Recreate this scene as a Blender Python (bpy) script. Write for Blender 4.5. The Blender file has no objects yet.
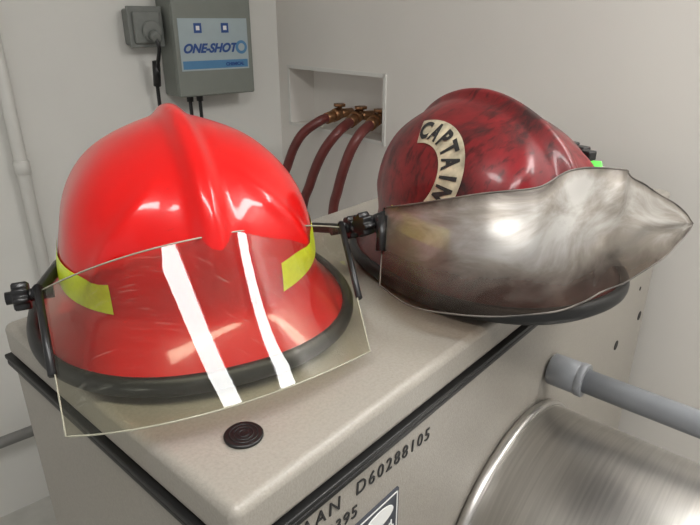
import bpy, bmesh, math, random
from math import sin, cos, pi, radians
from mathutils import Vector, Matrix, noise as mnoise
from mathutils.bvhtree import BVHTree
random.seed(3)
scene = bpy.context.scene
scene.view_settings.view_transform = 'Standard'
TOP = 1.30

# ------------------------------------------------------------ materials
def new_mat(name):
    m = bpy.data.materials.new(name); m.use_nodes = True
    nt = m.node_tree
    return m, nt, nt.nodes['Principled BSDF']

def mat(name, col, rough=0.5, metal=0.0, noise=0.0, nscale=8.0, bump=0.0, bscale=300.0, coat=0.0, dark=None, spec=0.5):
    m, nt, b = new_mat(name)
    b.inputs['Base Color'].default_value = (*col, 1)
    b.inputs['Roughness'].default_value = rough
    b.inputs['Metallic'].default_value = metal
    b.inputs['Coat Weight'].default_value = coat
    b.inputs['Coat Roughness'].default_value = 0.05
    b.inputs['Specular IOR Level'].default_value = spec
    tc = nt.nodes.new('ShaderNodeTexCoord')
    if noise > 0:
        n = nt.nodes.new('ShaderNodeTexNoise'); n.inputs['Scale'].default_value = nscale
        n.inputs['Detail'].default_value = 6
        r = nt.nodes.new('ShaderNodeValToRGB')
        d = dark if dark else tuple(c*(1-noise) for c in col)
        r.color_ramp.elements[0].color = (*d, 1); r.color_ramp.elements[1].color = (*col, 1)
        r.color_ramp.elements[0].position = 0.3; r.color_ramp.elements[1].position = 0.62
        nt.links.new(tc.outputs['Object'], n.inputs['Vector'])
        nt.links.new(n.outputs['Fac'], r.inputs['Fac'])
        nt.links.new(r.outputs['Color'], b.inputs['Base Color'])
    if bump > 0:
        n2 = nt.nodes.new('ShaderNodeTexNoise'); n2.inputs['Scale'].default_value = bscale
        n2.inputs['Detail'].default_value = 3
        bp = nt.nodes.new('ShaderNodeBump'); bp.inputs['Strength'].default_value = bump
        bp.inputs['Distance'].default_value = 0.001
        nt.links.new(tc.outputs['Object'], n2.inputs['Vector'])
        nt.links.new(n2.outputs['Fac'], bp.inputs['Height'])
        nt.links.new(bp.outputs['Normal'], b.inputs['Normal'])
    return m

M_wallR = mat('wall_paint_warm', (0.76, 0.73, 0.685), 0.55, noise=0.04, nscale=3, bump=0.15, bscale=60)
M_wallL = mat('wall_paint', (0.72, 0.71, 0.67), 0.6, noise=0.04, nscale=3, bump=0.15, bscale=60)
M_ceil = mat('ceiling_paint', (0.8, 0.8, 0.78), 0.8, noise=0.04, nscale=6)
M_floor = mat('floor_vinyl', (0.55, 0.54, 0.50), 0.5, noise=0.15, nscale=12)
M_cab = mat('hammertone_paint', (0.325, 0.300, 0.260), 0.36, noise=0.12, nscale=330, bump=0.35, bscale=500)
M_rubber = mat('black_rubber', (0.008, 0.008, 0.008), 0.45, noise=0.3, nscale=60)
M_plast = mat('black_plastic', (0.012, 0.012, 0.013), 0.35, noise=0.3, nscale=80)
M_yel = mat('reflective_yellow', (0.78, 0.95, 0.02), 0.35, noise=0.08, nscale=200)
M_green = mat('reflective_green', (0.12, 0.75, 0.08), 0.4, noise=0.1, nscale=100)
M_pvc = mat('grey_pvc', (0.24, 0.25, 0.265), 0.4, noise=0.08, nscale=20)
M_hose = mat('red_hose_rubber', (0.15, 0.032, 0.028), 0.38, noise=0.25, nscale=25)
M_brass = mat('brass', (0.38, 0.20, 0.10), 0.38, metal=0.85, noise=0.25, nscale=50)
M_box = mat('grey_enclosure', (0.205, 0.22, 0.195), 0.5, noise=0.06, nscale=15)
M_sock = mat('grey_cast_box', (0.19, 0.20, 0.185), 0.55, noise=0.15, nscale=30)
M_label = mat('label_silver_blue', (0.36, 0.43, 0.45), 0.4, noise=0.04, nscale=30)
M_blue = mat('label_blue', (0.02, 0.07, 0.25), 0.4, noise=0.05, nscale=30)
M_lblue = mat('label_light_blue', (0.08, 0.22, 0.40), 0.4, noise=0.05, nscale=30)
M_ink = mat('black_ink', (0.02, 0.02, 0.02), 0.6, noise=0.2, nscale=100)
M_plate = mat('data_plate', (0.05, 0.055, 0.07), 0.4, noise=0.2, nscale=40)
M_white = mat('white_print', (0.75, 0.75, 0.73), 0.5, noise=0.05, nscale=30)
M_pipe = mat('painted_pipe', (0.66, 0.65, 0.61), 0.45, noise=0.05, nscale=8)
M_gpipe = mat('galvanised_pipe', (0.28, 0.28, 0.27), 0.4, metal=0.4, noise=0.1, nscale=20)
M_cream = mat('cream_decal', (0.60, 0.54, 0.38), 0.5, noise=0.55, nscale=60)
M_house = mat('fixture_housing', (0.7, 0.7, 0.7), 0.5, noise=0.03, nscale=5)
M_dark = mat('cavity_dark', (0.02, 0.018, 0.016), 0.8, noise=0.3, nscale=30)

def clean_red():
    m, nt, b = new_mat('glossy_red_shell'); L = nt.links.new
    tc = nt.nodes.new('ShaderNodeTexCoord')
    mp = nt.nodes.new('ShaderNodeMapping'); mp.inputs['Scale'].default_value = (1, 1, 3); L(tc.outputs['Object'], mp.inputs['Vector'])
    n = nt.nodes.new('ShaderNodeTexNoise'); n.inputs['Scale'].default_value = 45; n.inputs['Detail'].default_value = 9; n.inputs['Roughness'].default_value = .75
    L(mp.outputs['Vector'], n.inputs['Vector'])
    r = nt.nodes.new('ShaderNodeValToRGB'); e = r.color_ramp.elements
    e[0].position = .27; e[0].color = (.38, .010, .008, 1)
    e[1].position = .36; e[1].color = (.60, .004, .004, 1)
    L(n.outputs['Fac'], r.inputs['Fac']); L(r.outputs['Color'], b.inputs['Base Color'])
    mr = nt.nodes.new('ShaderNodeMapRange'); mr.inputs['From Min'].default_value = .35; mr.inputs['From Max'].default_value = .7
    mr.inputs['To Min'].default_value = .03; mr.inputs['To Max'].default_value = .13
    L(n.outputs['Fac'], mr.inputs['Value']); L(mr.outputs['Result'], b.inputs['Coat Roughness'])
    b.inputs['Roughness'].default_value = .30; b.inputs['Specular IOR Level'].default_value = .22; b.inputs['Coat Weight'].default_value = .55
    return m
M_red = clean_red()

def soot_red():
    m, nt, b = new_mat('sooty_red_shell')
    tc = nt.nodes.new('ShaderNodeTexCoord'); L = nt.links.new
    n = nt.nodes.new('ShaderNodeTexNoise'); n.inputs['Scale'].default_value = 8; n.inputs['Detail'].default_value = 10
    n.inputs['Roughness'].default_value = 0.70; n.inputs['Distortion'].default_value = .4
    r = nt.nodes.new('ShaderNodeValToRGB')
    e = r.color_ramp.elements
    e[0].position = 0.36; e[0].color = (0.028, 0.009, 0.009, 1)
    e[1].position = 0.68; e[1].color = (0.26, 0.010, 0.016, 1)
    x = e.new(0.48); x.color = (0.145, 0.008, 0.010, 1)
    mp = nt.nodes.new('ShaderNodeMapping'); mp.inputs['Scale'].default_value = (30, 90, 45); mp.inputs['Rotation'].default_value = (.4, .3, .7)
    n2 = nt.nodes.new('ShaderNodeTexNoise'); n2.inputs['Scale'].default_value = 1.4; n2.inputs['Detail'].default_value = 7
    r2 = nt.nodes.new('ShaderNodeValToRGB')
    r2.color_ramp.elements[0].position = 0.32; r2.color_ramp.elements[0].color = (0.22, 0.19, 0.19, 1)
    r2.color_ramp.elements[1].position = 0.47; r2.color_ramp.elements[1].color = (1, 1, 1, 1)
    mx = nt.nodes.new('ShaderNodeMixRGB'); mx.blend_type = 'MULTIPLY'; mx.inputs['Fac'].default_value = 0.8
    L(tc.outputs['Object'], n.inputs['Vector']); L(tc.outputs['Object'], mp.inputs['Vector']); L(mp.outputs['Vector'], n2.inputs['Vector'])
    L(n.outputs['Fac'], r.inputs['Fac']); L(n2.outputs['Fac'], r2.inputs['Fac'])
    L(r.outputs['Color'], mx.inputs['Color1']); L(r2.outputs['Color'], mx.inputs['Color2'])
    sp = nt.nodes.new('ShaderNodeSeparateXYZ'); L(tc.outputs['Object'], sp.inputs[0])
    gz = nt.nodes.new('ShaderNodeMapRange'); gz.inputs['From Min'].default_value = .12; gz.inputs['From Max'].default_value = .04
    gz.inputs['To Min'].default_value = 0; gz.inputs['To Max'].default_value = .6; L(sp.outputs[2], gz.inputs['Value'])
    mg = nt.nodes.new('ShaderNodeMixRGB'); mg.inputs['Color2'].default_value = (.045, .02, .016, 1)
    L(gz.outputs['Result'], mg.inputs['Fac']); L(mx.outputs['Color'], mg.inputs['Color1'])
    L(mg.outputs['Color'], b.inputs['Base Color'])
    mr = nt.nodes.new('ShaderNodeMapRange'); mr.inputs['To Min'].default_value = .6; mr.inputs['To Max'].default_value = .22
    L(n.outputs['Fac'], mr.inputs['Value']); L(mr.outputs['Result'], b.inputs['Roughness'])
    b.inputs['Specular IOR Level'].default_value = .35
    b.inputs['Coat Weight'].default_value = 0.25; b.inputs['Coat Roughness'].default_value = 0.10
    return m
M_soot = soot_red()

def steel():
    m, nt, b = new_mat('brushed_stainless')
    b.inputs['Metallic'].default_value = 1.0
    tc = nt.nodes.new('ShaderNodeTexCoord'); mp = nt.nodes.new('ShaderNodeMapping')
    mp.inputs['Scale'].default_value = (5, 190, 5)
    n = nt.nodes.new('ShaderNodeTexNoise'); n.inputs['Scale'].default_value = 1.6; n.inputs['Detail'].default_value = 6
    r = nt.nodes.new('ShaderNodeValToRGB')
    r.color_ramp.elements[0].position = .25; r.color_ramp.elements[0].color = (.45, .44, .42, 1)
    r.color_ramp.elements[1].position = .75; r.color_ramp.elements[1].color = (.60, .58, .55, 1)
    r2 = nt.nodes.new('ShaderNodeMapRange'); r2.inputs['To Min'].default_value = .32; r2.inputs['To Max'].default_value = .42
    L = nt.links.new
    L(tc.outputs['Object'], mp.inputs['Vector']); L(mp.outputs['Vector'], n.inputs['Vector'])
    L(n.outputs['Fac'], r.inputs['Fac']); L(r.outputs['Color'], b.inputs['Base Color'])
    L(n.outputs['Fac'], r2.inputs['Value']); L(r2.outputs['Result'], b.inputs['Roughness'])
    return m
M_steel = steel()

def clear_visor():
    m = bpy.data.materials.new('clear_polycarbonate'); m.use_nodes = True
    nt = m.node_tree; nt.nodes.clear(); L = nt.links.new
    out = nt.nodes.new('ShaderNodeOutputMaterial')
    tr = nt.nodes.new('ShaderNodeBsdfTransparent')
    tc = nt.nodes.new('ShaderNodeTexCoord'); n = nt.nodes.new('ShaderNodeTexNoise'); n.inputs['Scale'].default_value = 12
    r = nt.nodes.new('ShaderNodeValToRGB')
    r.color_ramp.elements[0].color = (.82, .81, .68, 1); r.color_ramp.elements[1].color = (.88, .87, .76, 1)
    L(tc.outputs['Object'], n.inputs['Vector']); L(n.outputs['Fac'], r.inputs['Fac']); L(r.outputs['Color'], tr.inputs['Color'])
    gl = nt.nodes.new('ShaderNodeBsdfGlossy'); gl.inputs['Roughness'].default_value = 0.012
    df = nt.nodes.new('ShaderNodeBsdfDiffuse'); df.inputs['Color'].default_value = (.6, .6, .5, 1)
    mp = nt.nodes.new('ShaderNodeMapping'); mp.inputs['Scale'].default_value = (25, 500, 60); mp.inputs['Rotation'].default_value = (.5, .2, .8)
    n2 = nt.nodes.new('ShaderNodeTexNoise'); n2.inputs['Scale'].default_value = 1.0; n2.inputs['Detail'].default_value = 3
    L(tc.outputs['Object'], mp.inputs['Vector']); L(mp.outputs['Vector'], n2.inputs['Vector'])
    mr = nt.nodes.new('ShaderNodeMapRange'); mr.inputs['From Min'].default_value = .62; mr.inputs['From Max'].default_value = .75
    mr.inputs['To Min'].default_value = .015; mr.inputs['To Max'].default_value = .14; L(n2.outputs['Fac'], mr.inputs['Value'])
    m1 = nt.nodes.new('ShaderNodeMixShader'); L(mr.outputs['Result'], m1.inputs['Fac'])
    L(tr.outputs[0], m1.inputs[1]); L(df.outputs[0], m1.inputs[2])
    fr = nt.nodes.new('ShaderNodeFresnel'); fr.inputs['IOR'].default_value = 1.5
    mul = nt.nodes.new('ShaderNodeMath'); mul.operation = 'MULTIPLY'; mul.inputs[1].default_value = 1.1; mul.use_clamp = True
    L(fr.outputs[0], mul.inputs[0])
    m2 = nt.nodes.new('ShaderNodeMixShader')
    L(mul.outputs[0], m2.inputs['Fac']); L(m1.outputs[0], m2.inputs[1]); L(gl.outputs[0], m2.inputs[2])
    L(m2.outputs[0], out.inputs['Surface'])
    return m
M_visor = clear_visor()
M_vedge = mat('polycarbonate_edge', (0.36, 0.35, 0.27), 0.2, noise=0.2, nscale=20)
M_sedge = mat('scorched_edge', (0.16, 0.14, 0.12), 0.45, noise=0.8, nscale=25)

def smoke_visor():
    m = bpy.data.materials.new('smoked_heat_damaged_visor'); m.use_nodes = True
    nt = m.node_tree; nt.nodes.clear(); L = nt.links.new
    out = nt.nodes.new('ShaderNodeOutputMaterial')
    uv = nt.nodes.new('ShaderNodeTexCoord')
    n = nt.nodes.new('ShaderNodeTexNoise'); n.inputs['Scale'].default_value = 1.9; n.inputs['Detail'].default_value = 10
    n.inputs['Roughness'].default_value = .60; n.inputs['Distortion'].default_value = .8
    mp = nt.nodes.new('ShaderNodeMapping'); mp.inputs['Scale'].default_value = (2.6, 1.2, 1); mp.inputs['Rotation'].default_value = (0, 0, -.3)
    L(uv.outputs['UV'], mp.inputs['Vector']); L(mp.outputs['Vector'], n.inputs['Vector'])
    sep = nt.nodes.new('ShaderNodeSeparateXYZ'); L(uv.outputs['UV'], sep.inputs[0])
    def math(op, a, b=None, clamp=False):
        nd = nt.nodes.new('ShaderNodeMath'); nd.operation = op; nd.use_clamp = clamp
        for i, v in enumerate((a, b)):
            if v is None: continue
            if isinstance(v, (int, float)): nd.inputs[i].default_value = v
            else: L(v, nd.inputs[i])
        return nd.outputs[0]
    U, V = sep.outputs[0], sep.outputs[1]
    du = math('MAXIMUM', math('SUBTRACT', 0.32, U), 0.0)
    db = math('MAXIMUM', math('SUBTRACT', 0.45, V), 0.0)
    dt = math('MAXIMUM', math('SUBTRACT', V, 0.90), 0.0)
    dr = math('MAXIMUM', math('SUBTRACT', U, 0.88), 0.0)
    s = math('ADD', math('MULTIPLY', du, 0.6), math('MULTIPLY', db, 0.95))
    s = math('ADD', s, math('MULTIPLY', dt, 3.0)); s = math('ADD', s, math('MULTIPLY', dr, 1.8))
    s = math('ADD', s, math('MULTIPLY', math('SUBTRACT', n.outputs['Fac'], 0.41), 1.3))
    r = nt.nodes.new('ShaderNodeValToRGB'); e = r.color_ramp.elements
    e[0].position = 0.0; e[0].color = (.47, .455, .43, 1)
    e[1].position = 0.55; e[1].color = (.050, .038, .030, 1)
    x = e.new(.22); x.color = (.25, .225, .195, 1)
    L(s, r.inputs['Fac'])
    p = nt.nodes.new('ShaderNodeBsdfPrincipled'); p.inputs['Metallic'].default_value = .40
    L(r.outputs['Color'], p.inputs['Base Color'])
    rr = nt.nodes.new('ShaderNodeMapRange'); L(n.outputs['Fac'], rr.inputs['Value'])
    rr.inputs['To Min'].default_value = .20; rr.inputs['To Max'].default_value = .62; L(rr.outputs['Result'], p.inputs['Roughness'])
    tr = nt.nodes.new('ShaderNodeBsdfTransparent'); tr.inputs['Color'].default_value = (.70, .60, .52, 1)
    op = math('ADD', math('MULTIPLY', V, 1.0), math('MULTIPLY', U, 0.75))
    op = math('ADD', op, math('MULTIPLY', n.outputs['Fac'], 0.6))
    mr = nt.nodes.new('ShaderNodeMapRange'); L(op, mr.inputs['Value'])
    mr.inputs['From Min'].default_value = .50; mr.inputs['From Max'].default_value = 1.35
    mr.inputs['To Min'].default_value = .24; mr.inputs['To Max'].default_value = .97
    mx = nt.nodes.new('ShaderNodeMixShader'); L(mr.outputs['Result'], mx.inputs['Fac'])
    L(tr.outputs[0], mx.inputs[1]); L(p.outputs[0], mx.inputs[2]); L(mx.outputs[0], out.inputs['Surface'])
    return m
M_smoke = smoke_visor()

def emis(name, col, s):
    m, nt, b = new_mat(name)
    b.inputs['Base Color'].default_value = (.8, .8, .8, 1)
    b.inputs['Emission Color'].default_value = (*col, 1); b.inputs['Emission Strength'].default_value = s
    return m
M_lamp = emis('fluorescent_diffuser', (1, .99, .97), 26)

# ------------------------------------------------------------ mesh helpers
def obj_from(name, verts, faces, m, smooth=False, parent=None):
    me = bpy.data.meshes.new(name); me.from_pydata([tuple(v) for v in verts], [], faces); me.update()
    bm = bmesh.new(); bm.from_mesh(me); bmesh.ops.recalc_face_normals(bm, faces=bm.faces); bm.to_mesh(me); bm.free()
    if smooth: me.polygons.foreach_set('use_smooth', [True]*len(me.polygons))
    o = bpy.data.objects.new(name, me); scene.collection.objects.link(o)
    if m: me.materials.append(m)
    if parent: o.parent = parent
    return o

def box(name, lo, hi, m, parent=None, bevel=0.0, seg=3):
    bm = bmesh.new(); bmesh.ops.create_cube(bm, size=1)
    for v in bm.verts:
        v.co = Vector([lo[i] + (v.co[i]+.5)*(hi[i]-lo[i]) for i in range(3)])
    if bevel: bmesh.ops.bevel(bm, geom=bm.edges[:], offset=bevel, segments=seg, profile=.5, affect='EDGES')
    me = bpy.data.meshes.new(name); bm.to_mesh(me); bm.free()
    if bevel: me.polygons.foreach_set('use_smooth', [True]*len(me.polygons))
    o = bpy.data.objects.new(name, me); scene.collection.objects.link(o); me.materials.append(m)
    if bevel:
        md = o.modifiers.new('wn', 'WEIGHTED_NORMAL')
    if parent: o.parent = parent
    return o

def cyl(name, p0, p1, r, m, parent=None, n=40, r1=None, lobes=0, bevel=0.0):
    p0, p1 = Vector(p0), Vector(p1); d = (p1-p0).normalized()
    a = d.orthogonal().normalized(); b = d.cross(a)
    if r1 is None: r1 = r
    L = (p1-p0).length
    rings = [(0, r-bevel), (bevel, r), (L-bevel, r1), (L, r1-bevel)] if bevel else [(0, r), (L, r1)]
    V = []; F = []
    for (t, rr) in rings:
        for i in range(n):
            th = 2*pi*i/n
            q = rr*(1+(.13*cos(lobes*th) if lobes else 0))
            V.append(p0+d*t+a*q*cos(th)+b*q*sin(th))
    for k in range(len(rings)-1):
        for i in range(n):
            F.append((k*n+i, k*n+(i+1) % n, (k+1)*n+(i+1) % n, (k+1)*n+i))
    F.append(tuple(range(n))); F.append(tuple((len(rings)-1)*n+i for i in range(n)))
    o = obj_from(name, V, F, m, parent=parent)
    for p in o.data.polygons: p.use_smooth = len(p.vertices) == 4
    return o

def catmull(P, n=10, closed=False):
    P = [Vector(p) for p in P]; out = []
    N = len(P)
    rng = N if closed else N-1
    for i in range(rng):
        p1 = P[i]; p2 = P[(i+1) % N]
        p0 = P[i-1] if (closed or i > 0) else p1*2-p2
        p3 = P[(i+2) % N] if (closed or i+2 < N) else p2*2-p1
        for k in range(n):
            t = k/n
            out.append(.5*((2*p1)+(p2-p0)*t+(2*p0-5*p1+4*p2-p3)*t*t+(3*p1-p0-3*p2+p3)*t**3))
    if not closed: out.append(P[-1])
    return out

def tube(name, P, r, m, parent=None, closed=False, n=12, sx=1.0, sz=1.0):
    P = [Vector(p) for p in P]; N = len(P); V = []; F = []
    a = None
    for i in range(N):
        if closed: d = (P[(i+1) % N]-P[i-1]).normalized()
        else: d = (P[min(i+1, N-1)]-P[max(i-1, 0)]).normalized()
        if closed or a is None:
            ref = Vector((0, 0, 1)) if abs(d.z) < .9 else Vector((1, 0, 0))
            a = (ref-d*ref.dot(d)).normalized()
        else:
            a = (a-d*a.dot(d)).normalized()
        b = d.cross(a)
        for k in range(n):
            th = 2*pi*k/n
            V.append(P[i]+a*r*sz*cos(th)+b*r*sx*sin(th))
    for i in range(N if closed else N-1):
        j = (i+1) % N
        for k in range(n):
            F.append((i*n+k, i*n+(k+1) % n, j*n+(k+1) % n, j*n+k))
    if not closed:
        F.append(tuple(range(n))); F.append(tuple((N-1)*n+k for k in range(n)))
    return obj_from(name, V, F, m, smooth=True, parent=parent)

def empty(name, loc, rz=0):
    e = bpy.data.objects.new(name, None); scene.collection.objects.link(e)
    e.location = loc; e.rotation_euler = (0, 0, rz); e.empty_display_size = .05
    return e

def text(name, s, size, m, parent, loc, rot=(pi/2, 0, 0), shear=0.0, ext=0.0004, bold=0.0, align='LEFT', space=1.0):
    c = bpy.data.curves.new(name, 'FONT'); c.body = s; c.size = size; c.extrude = ext; c.shear = shear
    c.offset = bold; c.align_x = align; c.space_character = space
    t = bpy.data.objects.new(name, c); scene.collection.objects.link(t)
    bpy.context.view_layer.update()
    me = bpy.data.meshes.new_from_object(t.evaluated_get(bpy.context.evaluated_depsgraph_get()))
    bpy.data.objects.remove(t)
    o = bpy.data.objects.new(name, me); scene.collection.objects.link(o)
    me.materials.clear(); me.materials.append(m)
    o.location = loc; o.rotation_euler = rot; o.parent = parent
    return o

def join(name, objs):
    V = []; F = []; mats = []; idx = []; sm = []
    for o in objs:
        base = len(V); V += [v.co.copy() for v in o.data.vertices]
        mm = o.data.materials[0]
        if mm not in mats: mats.append(mm)
        for p in o.data.polygons:
            F.append(tuple(base+i for i in p.vertices)); idx.append(mats.index(mm)); sm.append(p.use_smooth)
    par = objs[0].parent
    me = bpy.data.meshes.new(name); me.from_pydata(V, [], F); me.update()
    for mm in mats: me.materials.append(mm)
    me.polygons.foreach_set('material_index', idx); me.polygons.foreach_set('use_smooth', sm)
    for o in objs: bpy.data.objects.remove(o)
    n = bpy.data.objects.new(name, me); scene.collection.objects.link(n); n.parent = par
    return n

# ------------------------------------------------------------ room
CORNER = (-0.269, 2.30, 0)
aR = math.atan2(-.773, .634); aL = math.atan2(.635, .773)
H = 2.42
hx0, hx1, hz0, hz1 = .07, .592, 1.24, 1.442
pieces = [box('p', (-.12, 0, 0), (hx0, .12, H), M_wallR), box('p', (hx1, 0, 0), (3.6, .12, H), M_wallR),
          box('p', (hx0, 0, 0), (hx1, .12, hz0), M_wallR), box('p', (hx0, 0, hz1), (hx1, .12, H), M_wallR),
          box('p', (hx0, .11, hz0), (hx1, .12, hz1), M_wallR)]
wr = join('wall_right', pieces); wr.location = CORNER; wr.rotation_euler = (0, 0, aR)
wl = box('wall_left', (-3.6, 0, 0), (0, .12, H), M_wallL); wl.location = CORNER; wl.rotation_euler = (0, 0, aL)
fl = box('floor', (-3.6, -3.6, -.05), (.12, .12, 0), M_floor); fl.location = CORNER; fl.rotation_euler = (0, 0, aL)
ce = box('ceiling', (-3.6, -3.6, 0), (.12, .12, .05), M_ceil); ce.location = (CORNER[0], CORNER[1], H); ce.rotation_euler = (0, 0, aL)

rec = empty('recessed_valve_box', CORNER, aR)
join('recess_frame', [box('f', (hx0-.002, -.004, hz1-.004), (hx1+.002, .0, hz1+.008), M_wallL, rec),
                      box('f', (hx0-.002, -.004, hz0-.008), (hx1+.002, .0, hz0+.004), M_wallL, rec),
                      box('f', (hx0-.008, -.004, hz0-.008), (hx0+.004, .0, hz1+.008), M_wallL, rec),
                      box('f', (hx1-.004, -.004, hz0-.008), (hx1+.008, .0, hz1+.008), M_wallL, rec)]).parent = rec
hs = [
 [(-.060, 2.075, 1.302), (-.110, 2.027, 1.289), (-.1735, 2.025, 1.238), (-.2218, 2.05, 1.137), (-.264, 2.08, .973), (-.27, 2.08, .5), (-.2, 1.95, .1)],
 [(.0136, 1.987, 1.305), (-.0387, 1.892, 1.278), (-.092, 1.894, 1.206), (-.1366, 1.933, 1.095), (-.172, 1.96, .956), (-.19, 1.96, .5), (-.12, 1.85, .1)],
 [(.075, 1.912, 1.306), (.031, 1.808, 1.286), (-.006, 1.79, 1.221), (-.0386, 1.813, 1.11), (-.06, 1.83, .982), (-.08, 1.84, .5), (-.02, 1.7, .1)]]
for i, P in enumerate(hs):
    P = [Vector(p)+Vector((0, 0, -.012)) for p in P]
    root = empty('water_hose', P[0])
    Q = [p-P[0] for p in P]
    tube('hose', catmull(Q, 12), .0165, M_hose, root)
    d = (Q[1]-Q[0]).normalized()
    cyl('ferrule', Q[0]-d*.005, Q[0]+d*.035, .0195, M_brass, root, bevel=.003)
    cyl('coupling_nut', Q[0]-d*.03, Q[0]-d*.002, .024, M_brass, root, n=6)
    n = Vector((.773, .634, 0))
    cyl('valve_body', Q[0]-d*.03, Q[0]+n*.085+Vector((0, 0, .005)), .016, M_brass, root)
    cyl('valve_stem', Q[0]+n*.03, Q[0]+n*.03+Vector((0, 0, .030)), .009, M_brass, root)
    cyl('valve_handle', Q[0]+n*.03+Vector((0, 0, .030)), Q[0]+n*.03+Vector((0, 0, .040)), .019, M_brass, root, lobes=6, n=48)

dis = empty('chemical_dispenser', CORNER, aL)
box('enclosure', (-.4545, -.105, 1.370), (-.180, -.001, 1.72), M_box, dis, bevel=.008)
box('front_cover', (-.4545, -.122, 1.370), (-.180, -.108, 1.72), M_box, dis, bevel=.006)
box('label_plate', (-.440, -.1235, 1.450), (-.198, -.121, 1.606), M_label, dis)
box('label_stripe', (-.435, -.1240, 1.455), (-.203, -.1232, 1.480), M_lblue, dis)
text('label_text', 'ONE-SHOT', .037, M_blue, dis, (-.432, -.1245, 1.505), shear=.35, bold=.0016)
cyl('label_dial', (-.224, -.123, 1.518), (-.224, -.1250, 1.518), .021, M_lblue, dis)
cyl('label_dial_center', (-.224, -.125, 1.518), (-.224, -.1256, 1.518), .012, M_label, dis)
for xx in (-.375, -.280):
    box('indicator', (xx-.013, -.1245, 1.563), (xx+.013, -.123, 1.592), M_blue, dis)
    box('indicator_window', (xx-.006, -.1250, 1.571), (xx+.006, -.1240, 1.584), M_white, dis)
text('label_small_text', 'CHEMICAL', .014, M_blue, dis, (-.285, -.1248, 1.462), bold=.0006)
for xx in (-.395, -.36):
    tube('feed_tube', catmull([(xx, -.06, 1.38), (xx, -.06, 1.33), (xx+.004, -.055, 1.1), (xx, -.05, .5)], 8), .006, M_plast, dis)
    cyl('tube_fitting', (xx, -.06, 1.348), (xx, -.06, 1.375), .011, M_plast, dis)

so = empty('electrical_outlet_box', CORNER, aL)
so.location = Vector(CORNER)+Vector((.773, .635, 0))*.014
box('back_box', (-.580, -.055, 1.528), (-.480, -.001, 1.634), M_sock, so, bevel=.008)
box('cover_plate', (-.585, -.064, 1.522), (-.475, -.055, 1.640), M_sock, so, bevel=.003)
box('hinged_lid', (-.572, -.078, 1.534), (-.488, -.064, 1.626), M_sock, so, bevel=.006)
cyl('receptacle', (-.52, -.078, 1.570), (-.52, -.088, 1.570), .030, M_sock, so, bevel=.003)
cyl('plug', (-.52, -.088, 1.56), (-.52, -.112, 1.55), .016, M_sock, so, bevel=.004)
tube('power_cord', catmull([(-.52, -.105, 1.55), (-.515, -.108, 1.52), (-.512, -.075, 1.47), (-.51, -.05, 1.42), (-.508, -.04, 1.36), (-.505, -.04, 1.1), (-.505, -.04, .5)], 8), .006, M_plast, so)
cyl('cable_gland', (-.512, -.05, 1.405), (-.513, -.066, 1.48), .012, M_plast, so)

cp = empty('wall_conduit', CORNER, aL)
cyl('pipe', (-.93, -.03, 0.02), (-.93, -.03, H-.01), .018, M_pipe, cp)
cyl('pipe_coupling', (-.93, -.03, 1.18), (-.93, -.03, 1.22), .022, M_pipe, cp, bevel=.002)
box('pipe_strap', (-.97, -.034, 1.9), (-.89, -.001, 1.92), M_pipe, cp)
hp = empty('horizontal_pipe', CORNER, aL)
cyl('pipe', (-1.55, -.10, .36), (-1.0, -.10, .36), .018, M_gpipe, hp)
cyl('pipe_elbow', (-1.0, -.10, .375), (-1.0, -.10, .001), .020, M_gpipe, hp, bevel=.002)
cyl('pipe_leg', (-1.55, -.10, .375), (-1.55, -.10, .001), .020, M_gpipe, hp, bevel=.002)

# ------------------------------------------------------------ machine cabinet
A = (-.077, .287, 0); aM = math.atan2(.751, .661)
W, D = 1.0485, .398
ma = empty('washer_extractor', A, aM)
box('cabinet_body', (.002, .002, .06), (W-.002, D-.002, 1.249), M_cab, ma, bevel=.004)
box('plinth', (.02, .02, 0), (W-.02, D-.02, .06), M_plast, ma)
box('gasket_lower', (-.003, -.003, 1.2475), (W+.003, D+.003, 1.2535), M_rubber, ma, bevel=.0015)
box('gasket_upper', (-.004, -.004, 1.2550), (W+.004, D+.004, 1.2605), M_rubber, ma, bevel=.0015)
box('gasket_core', (.001, .001, 1.250), (W-.001, D-.001, 1.258), M_rubber, ma)
box('lid', (0, 0, 1.260), (W, D, TOP), M_cab, ma, bevel=.009, seg=5)
for (u, z, r) in ((.877, 1.035, .0095), (1.01, 1.045, .0095), (.97, 1.12, .004)):
    cyl('knockout_hole', (u, .004, z), (u, .0008, z), r, M_dark, ma)
text('stencil_text', 'AAN  D60288105', .0195, M_ink, ma, (.060, .0012, 1.227), rot=(pi/2, radians(4), 0), space=1.27)
text('stencil_number', '8395', .018, M_ink, ma, (.088, .0012, 1.202), rot=(pi/2, radians(4), 0), space=1.15)
box('data_plate', (.125, -.0005, 1.08), (.187, .003, 1.189), M_plate, ma)
join('plate_border', [box('b', (.127, -.0009, 1.1855), (.185, 0, 1.187), M_white, ma), box('b', (.127, -.0009, 1.082), (.1285, 0, 1.187), M_white, ma), box('b', (.1835, -.0009, 1.082), (.185, 0, 1.187), M_white, ma)])
e = cyl('plate_logo', (0, 0, 0), (0, -.0012, 0), .022, M_white, ma); e.scale = (1, 1, .45); e.location = (.156, 0, 1.171)
text('plate_text', 'Ltd.', .014, M_white, ma, (.158, -.0012, 1.148))
cyl('drum_shroud', (.460, .0, .915), (.460, -.46, .915), .195, M_steel, ma, n=128, bevel=.002)
cyl('drum_flange', (.460, .0, .915), (.460, -.014, .915), .200, M_steel, ma, n=128, bevel=.003)
pp = empty('pvc_drain_pipe', A, aM)
cyl('pipe', (.545, -.001, 1.148), (.545, -.50, 1.148), .0165, M_pvc, pp)
cyl('coupling', (.545, -.001, 1.148), (.545, -.046, 1.148), .0225, M_pvc, pp, bevel=.002)
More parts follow.
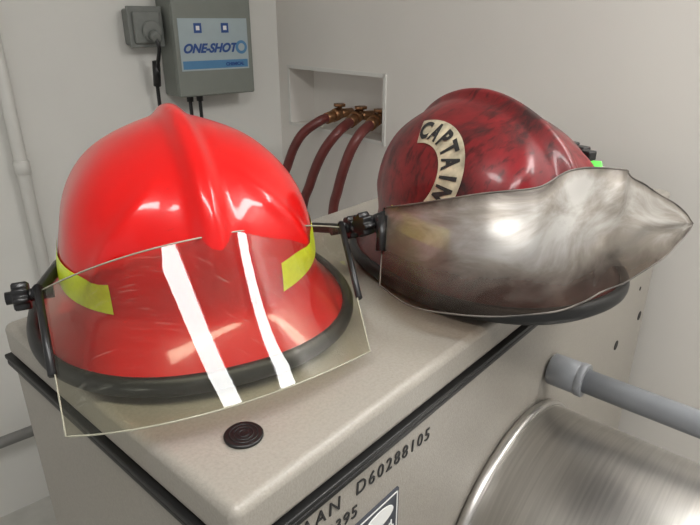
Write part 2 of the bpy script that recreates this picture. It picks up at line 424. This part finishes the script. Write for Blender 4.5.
cyl('coupling_lip', (.545, -.040, 1.148), (.545, -.050, 1.148), .0235, M_pvc, pp, bevel=.001)
pg = empty('rubber_hole_plug', (-.083, .365, TOP), 0)
cyl('plug_cap', (0, 0, 0), (0, 0, .003), .0155, M_rubber, pg, bevel=.001)
for i in range(3):
    tube('plug_ring', [Vector((cos(a)*(.004+.0035*i), sin(a)*(.004+.0035*i), .003)) for a in [2*pi*k/32 for k in range(32)]], .0006, M_plast, pg, closed=True, n=6)

# ------------------------------------------------------------ helmet
def se(phi, a, b, n=2.25):
    return 1/((abs(sin(phi))/a)**n+(abs(cos(phi))/b)**n)**(1/n)
ZB, ZT = .062, .203
def sstep(a, b, x):
    t = max(0, min(1, (x-a)/(b-a))); return t*t*(3-2*t)
def surf(phi, k, off=0.0):
    cf = (1+cos(phi))/2
    Rs = se(phi, .131, .160*(1-cf)+.150*cf)
    Rb = se(phi, .163, .205*(1-cf)+.192*cf)
    ze = .010+.008*cf
    if k <= 1:
        th = k*pi/2
        r = Rs*sin(th); z = ZB+(ZT-ZB)*cos(th)**.88 if k < 1 else ZB
        r += .008*sin(pi*k)**2*(1-.3*k)
        x = r*sin(phi); y = r*cos(phi)
        z += .014*(-y/.15)*(1-k)
        g1 = math.exp(-(abs(x)/.0125)**2.8); g2 = math.exp(-(x/.036)**2)
        w = 1-.85*sstep(.30, .95, k)
        z += (.0100*g1+.0055*g2)*w
        rr = (.0075*g1+.003*g2)*sstep(.25, .6, k)*(1-sstep(.78, 1.0, k))
        a0 = radians(20)+radians(22)*sstep(.3, 1.0, k)
        for pc in (a0, -a0, pi-a0, a0-pi):
            dphi = (phi-pc+pi) % (2*pi)-pi
            rr += .0055*math.exp(-(dphi/.09)**2)*sstep(.35, .6, k)*(1-sstep(.86, 1.0, k))
        for pc in (pi/2, -pi/2):
            dphi = (phi-pc+pi) % (2*pi)-pi
            rr -= .004*math.exp(-(dphi/.45)**2)*sstep(.3, .6, k)*(1-sstep(.8, 1.0, k))
        r += rr
    else:
        u = k-1
        r = Rs+(Rb-Rs)*u**1.25; z = ZB-(ZB-ze)*u**.75
    r += off
    if off and k < 1: z += off*cos(k*pi/2)
    return Vector((r*sin(phi), r*cos(phi), z))

def make_helmet(name, loc, F, mshell, scale=(1, 1, 1)):
    rz = math.atan2(F[1], F[0])-pi/2
    root = empty(name, loc, rz); root.scale = scale
    NP = 240
    ks = [i/44 for i in range(1, 45)]+[1+i/12 for i in range(1, 13)]
    V = [surf(0, 0.0001)]; Fc = []
    for k in ks:
        for i in range(NP): V.append(surf(2*pi*i/NP, k))
    for i in range(NP): Fc.append((0, 1+i, 1+(i+1) % NP))
    for j in range(len(ks)-1):
        for i in range(NP):
            a = 1+j*NP
            Fc.append((a+i, a+NP+i, a+NP+(i+1) % NP, a+(i+1) % NP))
    bvh = BVHTree.FromPolygons(V, Fc)
    sh = obj_from('shell', V, Fc, mshell, smooth=True, parent=root)
    md = sh.modifiers.new('sol', 'SOLIDIFY'); md.thickness = .003; md.offset = -1
    rim = [surf(2*pi*i/NP, 2.0) for i in range(NP)]
    tube('edge_trim', rim, .0085, M_rubber, root, closed=True, n=14, sx=.75, sz=1.1)
    VL = []; FL = []; kk = [i/12 for i in range(1, 13)]
    VL.append(Vector((0, 0, ZT-.015)))
    for k in kk:
        for i in range(64):
            p = surf(2*pi*i/64, k); VL.append(Vector((p.x*.9, p.y*.9, p.z*.92-.004)))
    for i in range(64):
        p = surf(2*pi*i/64, 1.0); VL.append(Vector((p.x*.9, p.y*.9, .004)))
    for i in range(64): FL.append((0, 1+i, 1+(i+1) % 64))
    for j in range(len(kk)):
        for i in range(64):
            a = 1+j*64; FL.append((a+i, a+64+i, a+64+(i+1) % 64, a+(i+1) % 64))
    obj_from('liner', VL, FL, M_dark, smooth=True, parent=root)
    def patch(pname, p0, p1, k0, k1, m, n=20, off=.0012, k0b=None, k1b=None):
        if k0b is None: k0b, k1b = k0, k1
        Vp = []; Fp = []
        for i in range(n+1):
            t = i/n; ka = k0+(k0b-k0)*t; kb = k1+(k1b-k1)*t
            for j in range(7):
                Vp.append(surf(p0+(p1-p0)*t, ka+(kb-ka)*j/6, off))
        for i in range(n):
            for j in range(6):
                a = i*7+j; Fp.append((a, a+1, a+8, a+7))
        return obj_from(pname, Vp, Fp, m, smooth=True, parent=root)
    return root, bvh, patch

def attach(o, root):
    bpy.context.view_layer.update()
    o.parent = root; o.matrix_parent_inverse = root.matrix_world.inverted()

def sheet(name, bots, tops, m, root, nv=8, bulge=(0, 0, 0), smooth_n=10, crumple=0.0):
    B = catmull(bots, smooth_n); T = catmull(tops, smooth_n)
    nu = len(B); V = []; F = []; BO = []; TO = []
    bl = Vector(bulge)
    for i in range(nu):
        for j in range(nv+1):
            v = j/nv; u = i/(nu-1)
            w = sin(pi*u)**.5 if 0 < i < nu-1 else 0
            p = B[i].lerp(T[i], v)+bl*sin(pi*v)*w
            if crumple:
                w2 = sstep(0, .12, u)*(1-sstep(.80, .98, u))
                q = mnoise.noise(Vector((u*7, v*1.1, 2.3)))+.40*mnoise.noise(Vector((u*15, v*3.2, 7.1)))
                fold = math.exp(-((u-.575-.10*(v-.5))/.022)**2)*v - .7*math.exp(-((u-.64-.10*(v-.5))/.03)**2)*v
                fold += .8*math.exp(-((v-.55-.25*(u-.75))/.08)**2)*sstep(.55, .8, u)
                p += Vector((.40, -.85, .25))*(crumple*(q+.9*fold)*w2)
            V.append(p)
            if j == 0: BO.append(p)
            if j == nv: TO.append(p)
    for i in range(nu-1):
        for j in range(nv):
            a = i*(nv+1)+j; F.append((a, a+nv+1, a+nv+2, a+1))
    o = obj_from(name, V, F, m, smooth=True)
    uvl = o.data.uv_layers.new(name='UVMap')
    for lp in o.data.loops:
        i, j = divmod(lp.vertex_index, nv+1)
        uvl.data[lp.index].uv = (i/(nu-1), j/nv)
    attach(o, root)
    return o, BO, TO, V

def Z(p): return Vector((p[0], p[1], p[2]+TOP))

# ---- red helmet
h1, bv1, patch1 = make_helmet('firefighter_helmet', (-.177, .595, TOP+.001), (.42, -.907), M_red)
patch1('reflective_sticker_a', radians(36), radians(100), .89, 1.0, M_yel)
patch1('reflective_sticker_b', -radians(24), -radians(80), .89, 1.0, M_yel, k0b=.80, k1b=.95)
def interp(a, b, bul, n=8):
    a = Vector(a); b = Vector(b); bul = Vector(bul)
    return [a.lerp(b, i/n)+bul*(4*(i/n)*(1-i/n)) for i in range(n+1)]
TL, TR = Z((-.278, .47, .076)), Z((-.011, .62, .084))
BL, BR = Z((-.213, .350, .012)), Z((.0186, .465, .016))
tops = interp(TL, TR, (.0185, -.087, .051)); bots = interp(BL, BR, (.001, -.042, .012))
v1, B1, T1, _ = sheet('face_shield', bots, tops, M_visor, h1, smooth_n=6)
edge = B1+[TR.lerp(BR, 1-i/5) for i in range(1, 5)]+T1[::-1]+[TL.lerp(BL, i/5) for i in range(1, 5)]
attach(tube('shield_edge', edge, .0008, M_vedge, closed=True, n=6), h1)
def visor_hw(root, T0, B0, knob, side, lat):
    lat = Vector(lat).normalized()
    a = T0.lerp(B0, -.04); b = T0.lerp(B0, .62)
    attach(tube('shield_clamp_bar', [a+lat*.002, a.lerp(b, .5)+lat*.002, b+lat*.002], .0035, M_plast, n=8), root)
    attach(cyl('adjust_knob', knob, knob+lat*.014, .0125, M_plast, lobes=8, n=64, bevel=.0015), root)
    attach(cyl('knob_stem', knob-lat*.02, knob+lat*.02, .006, M_plast), root)
    attach(tube('shield_arm', [T0+lat*.002, knob-lat*.006, side], .006, M_plast, n=10), root)
visor_hw(h1, TL, BL, Z((-.298, .486, .064)), Z((-.297, .545, .070)), (-.907, -.42, 0))
visor_hw(h1, TR, BR, Z((-.004, .640, .076)), Z((-.045, .66, .070)), (.907, .42, 0))

# ---- captain helmet
h2, bv2, patch2 = make_helmet('firefighter_helmet.001', (.168, .706, TOP+.001), (.5, -.866), M_soot, scale=(.88, .95, 1.02))
patch2('reflective_sticker_a', radians(60), radians(108), .91, 1.0, M_yel)
patch2('reflective_sticker_b', -radians(46), -radians(76), .70, .76, M_green, off=.004)
patch2('crown_strap', -radians(44), -radians(110), .57, .61, M_plast, off=.004)
patch2('goggle_strap', -radians(50), -radians(120), .80, .85, M_plast, off=.003)
for ph in (-42, -52, -64):
    p = surf(radians(ph), .58, .002)
    b = box('strap_buckle', (-.008, -.008, -.005), (.008, .008, .006), M_plast, h2, bevel=.002); b.location = p
p = surf(radians(-50), .70, .004)
b = box('safety_clip', (-.010, -.012, -.007), (.010, .012, .007), M_green, h2, bevel=.003); b.location = p; b.rotation_euler = (0, .6, .8)
Nn = Vector((.745, .447, .497)).normalized()
er = Vector((-.588, .79, .172)).normalized(); eu = Nn.cross(er).normalized()
R0 = .056
mid = surf(radians(66), .60)
cen = mid-er*R0+eu*.004
def proj(ang, rho, off):
    q = cen+(er*cos(ang)+eu*sin(ang))*rho+Nn*.25
    hit, nrm, _, _ = bv2.ray_cast(q, -Nn)
    if hit is None: hit, nrm, _, _ = bv2.find_nearest(q-Nn*.25)
    if nrm.dot(Nn) < 0: nrm = -nrm
    return hit+nrm*off
Vp = []; Fp = []; na, nr = 36, 5
for i in range(na+1):
    for j in range(nr+1):
        Vp.append(proj(radians(84-146*i/na), R0-.017+.034*j/nr, .0012))
for i in range(na):
    for j in range(nr):
        a = i*(nr+1)+j; Fp.append((a, a+1, a+nr+2, a+nr+1))
obj_from('rank_decal', Vp, Fp, M_cream, smooth=True, parent=h2)
LV = []; LF = []
for i, ch in enumerate('CAPTAIN'):
    c = bpy.data.curves.new('t', 'FONT'); c.body = ch; c.size = .031; c.align_x = 'CENTER'; c.offset = .0014
    to = bpy.data.objects.new('t', c); scene.collection.objects.link(to); bpy.context.view_layer.update()
    me = bpy.data.meshes.new_from_object(to.evaluated_get(bpy.context.evaluated_depsgraph_get())); bpy.data.objects.remove(to)
    a0 = radians(74-110*i/6)
    base = len(LV)
    for v in me.vertices:
        LV.append(proj(a0-v.co.x*.72/R0, R0-.011+v.co.y, .0026))
    for p in me.polygons: LF.append(tuple(base+k for k in p.vertices))
obj_from('rank_lettering', LV, LF, M_ink, parent=h2)

bots = [(.033, .58, .030), (.0616, .522, .034), (.107, .490, .041), (.166, .485, .043), (.221, .505, .045), (.2835, .552, .043), (.344, .608, .045), (.402, .66, .052), (.43, .69, .060)]
tops = [(.038, .62, .107), (.0816, .565, .130), (.126, .540, .146), (.177, .535, .154), (.221, .552, .167), (.279, .592, .156), (.341, .636, .126), (.405, .68, .088), (.432, .692, .064)]
v2, B2, T2, V2 = sheet('face_shield', [Z(p) for p in bots], [Z(p) for p in tops], M_smoke, h2, nv=24, bulge=(.001, -.004, 0), smooth_n=14, crumple=.009)
edge = B2+T2[::-1]
attach(tube('shield_edge', edge, .0010, M_sedge, closed=True, n=6), h2)
L0 = Z((.033, .60, .085))
attach(cyl('adjust_knob', L0+Vector((-.012, .02, .004)), L0+Vector((-.024, .011, .004)), .0125, M_plast, lobes=8, n=64, bevel=.0015), h2)
attach(tube('shield_arm', [Z((.040, .612, .095)), Z((.03, .63, .085)), Z((.055, .66, .08))], .011, M_plast, n=10), h2)
attach(tube('shield_clamp_bar', [Z((.036, .612, .100)), Z((.034, .595, .065))], .006, M_plast, n=8), h2)

# ------------------------------------------------------------ lights
def fixture(loc, length=1.3, width=.28, rz=0):
    f = empty('ceiling_light', loc, aR+radians(rz))
    box('housing', (-length/2-.01, -width/2-.01, -.055), (length/2+.01, width/2+.01, 0), M_house, f)
    box('diffuser', (-length/2, -width/2, -.075), (length/2, width/2, -.056), M_lamp, f, bevel=.006)
fixture((.20, -.17, H), length=1.1, width=.17, rz=33)
fixture((.985, .475, H-.001), length=.95, width=.18, rz=-7)

w = bpy.data.worlds.new('World'); scene.world = w; w.use_nodes = True
bg = w.node_tree.nodes['Background']; bg.inputs['Color'].default_value = (1, .985, .96, 1); bg.inputs['Strength'].default_value = .56

cam = bpy.data.cameras.new('camera'); cam.sensor_width = 36; cam.lens = 579/700*36; cam.clip_start = .01
co = bpy.data.objects.new('camera', cam); scene.collection.objects.link(co)
co.location = (0, 0, TOP+.30); co.rotation_euler = (radians(90-22.7), 0, 0)
scene.camera = co
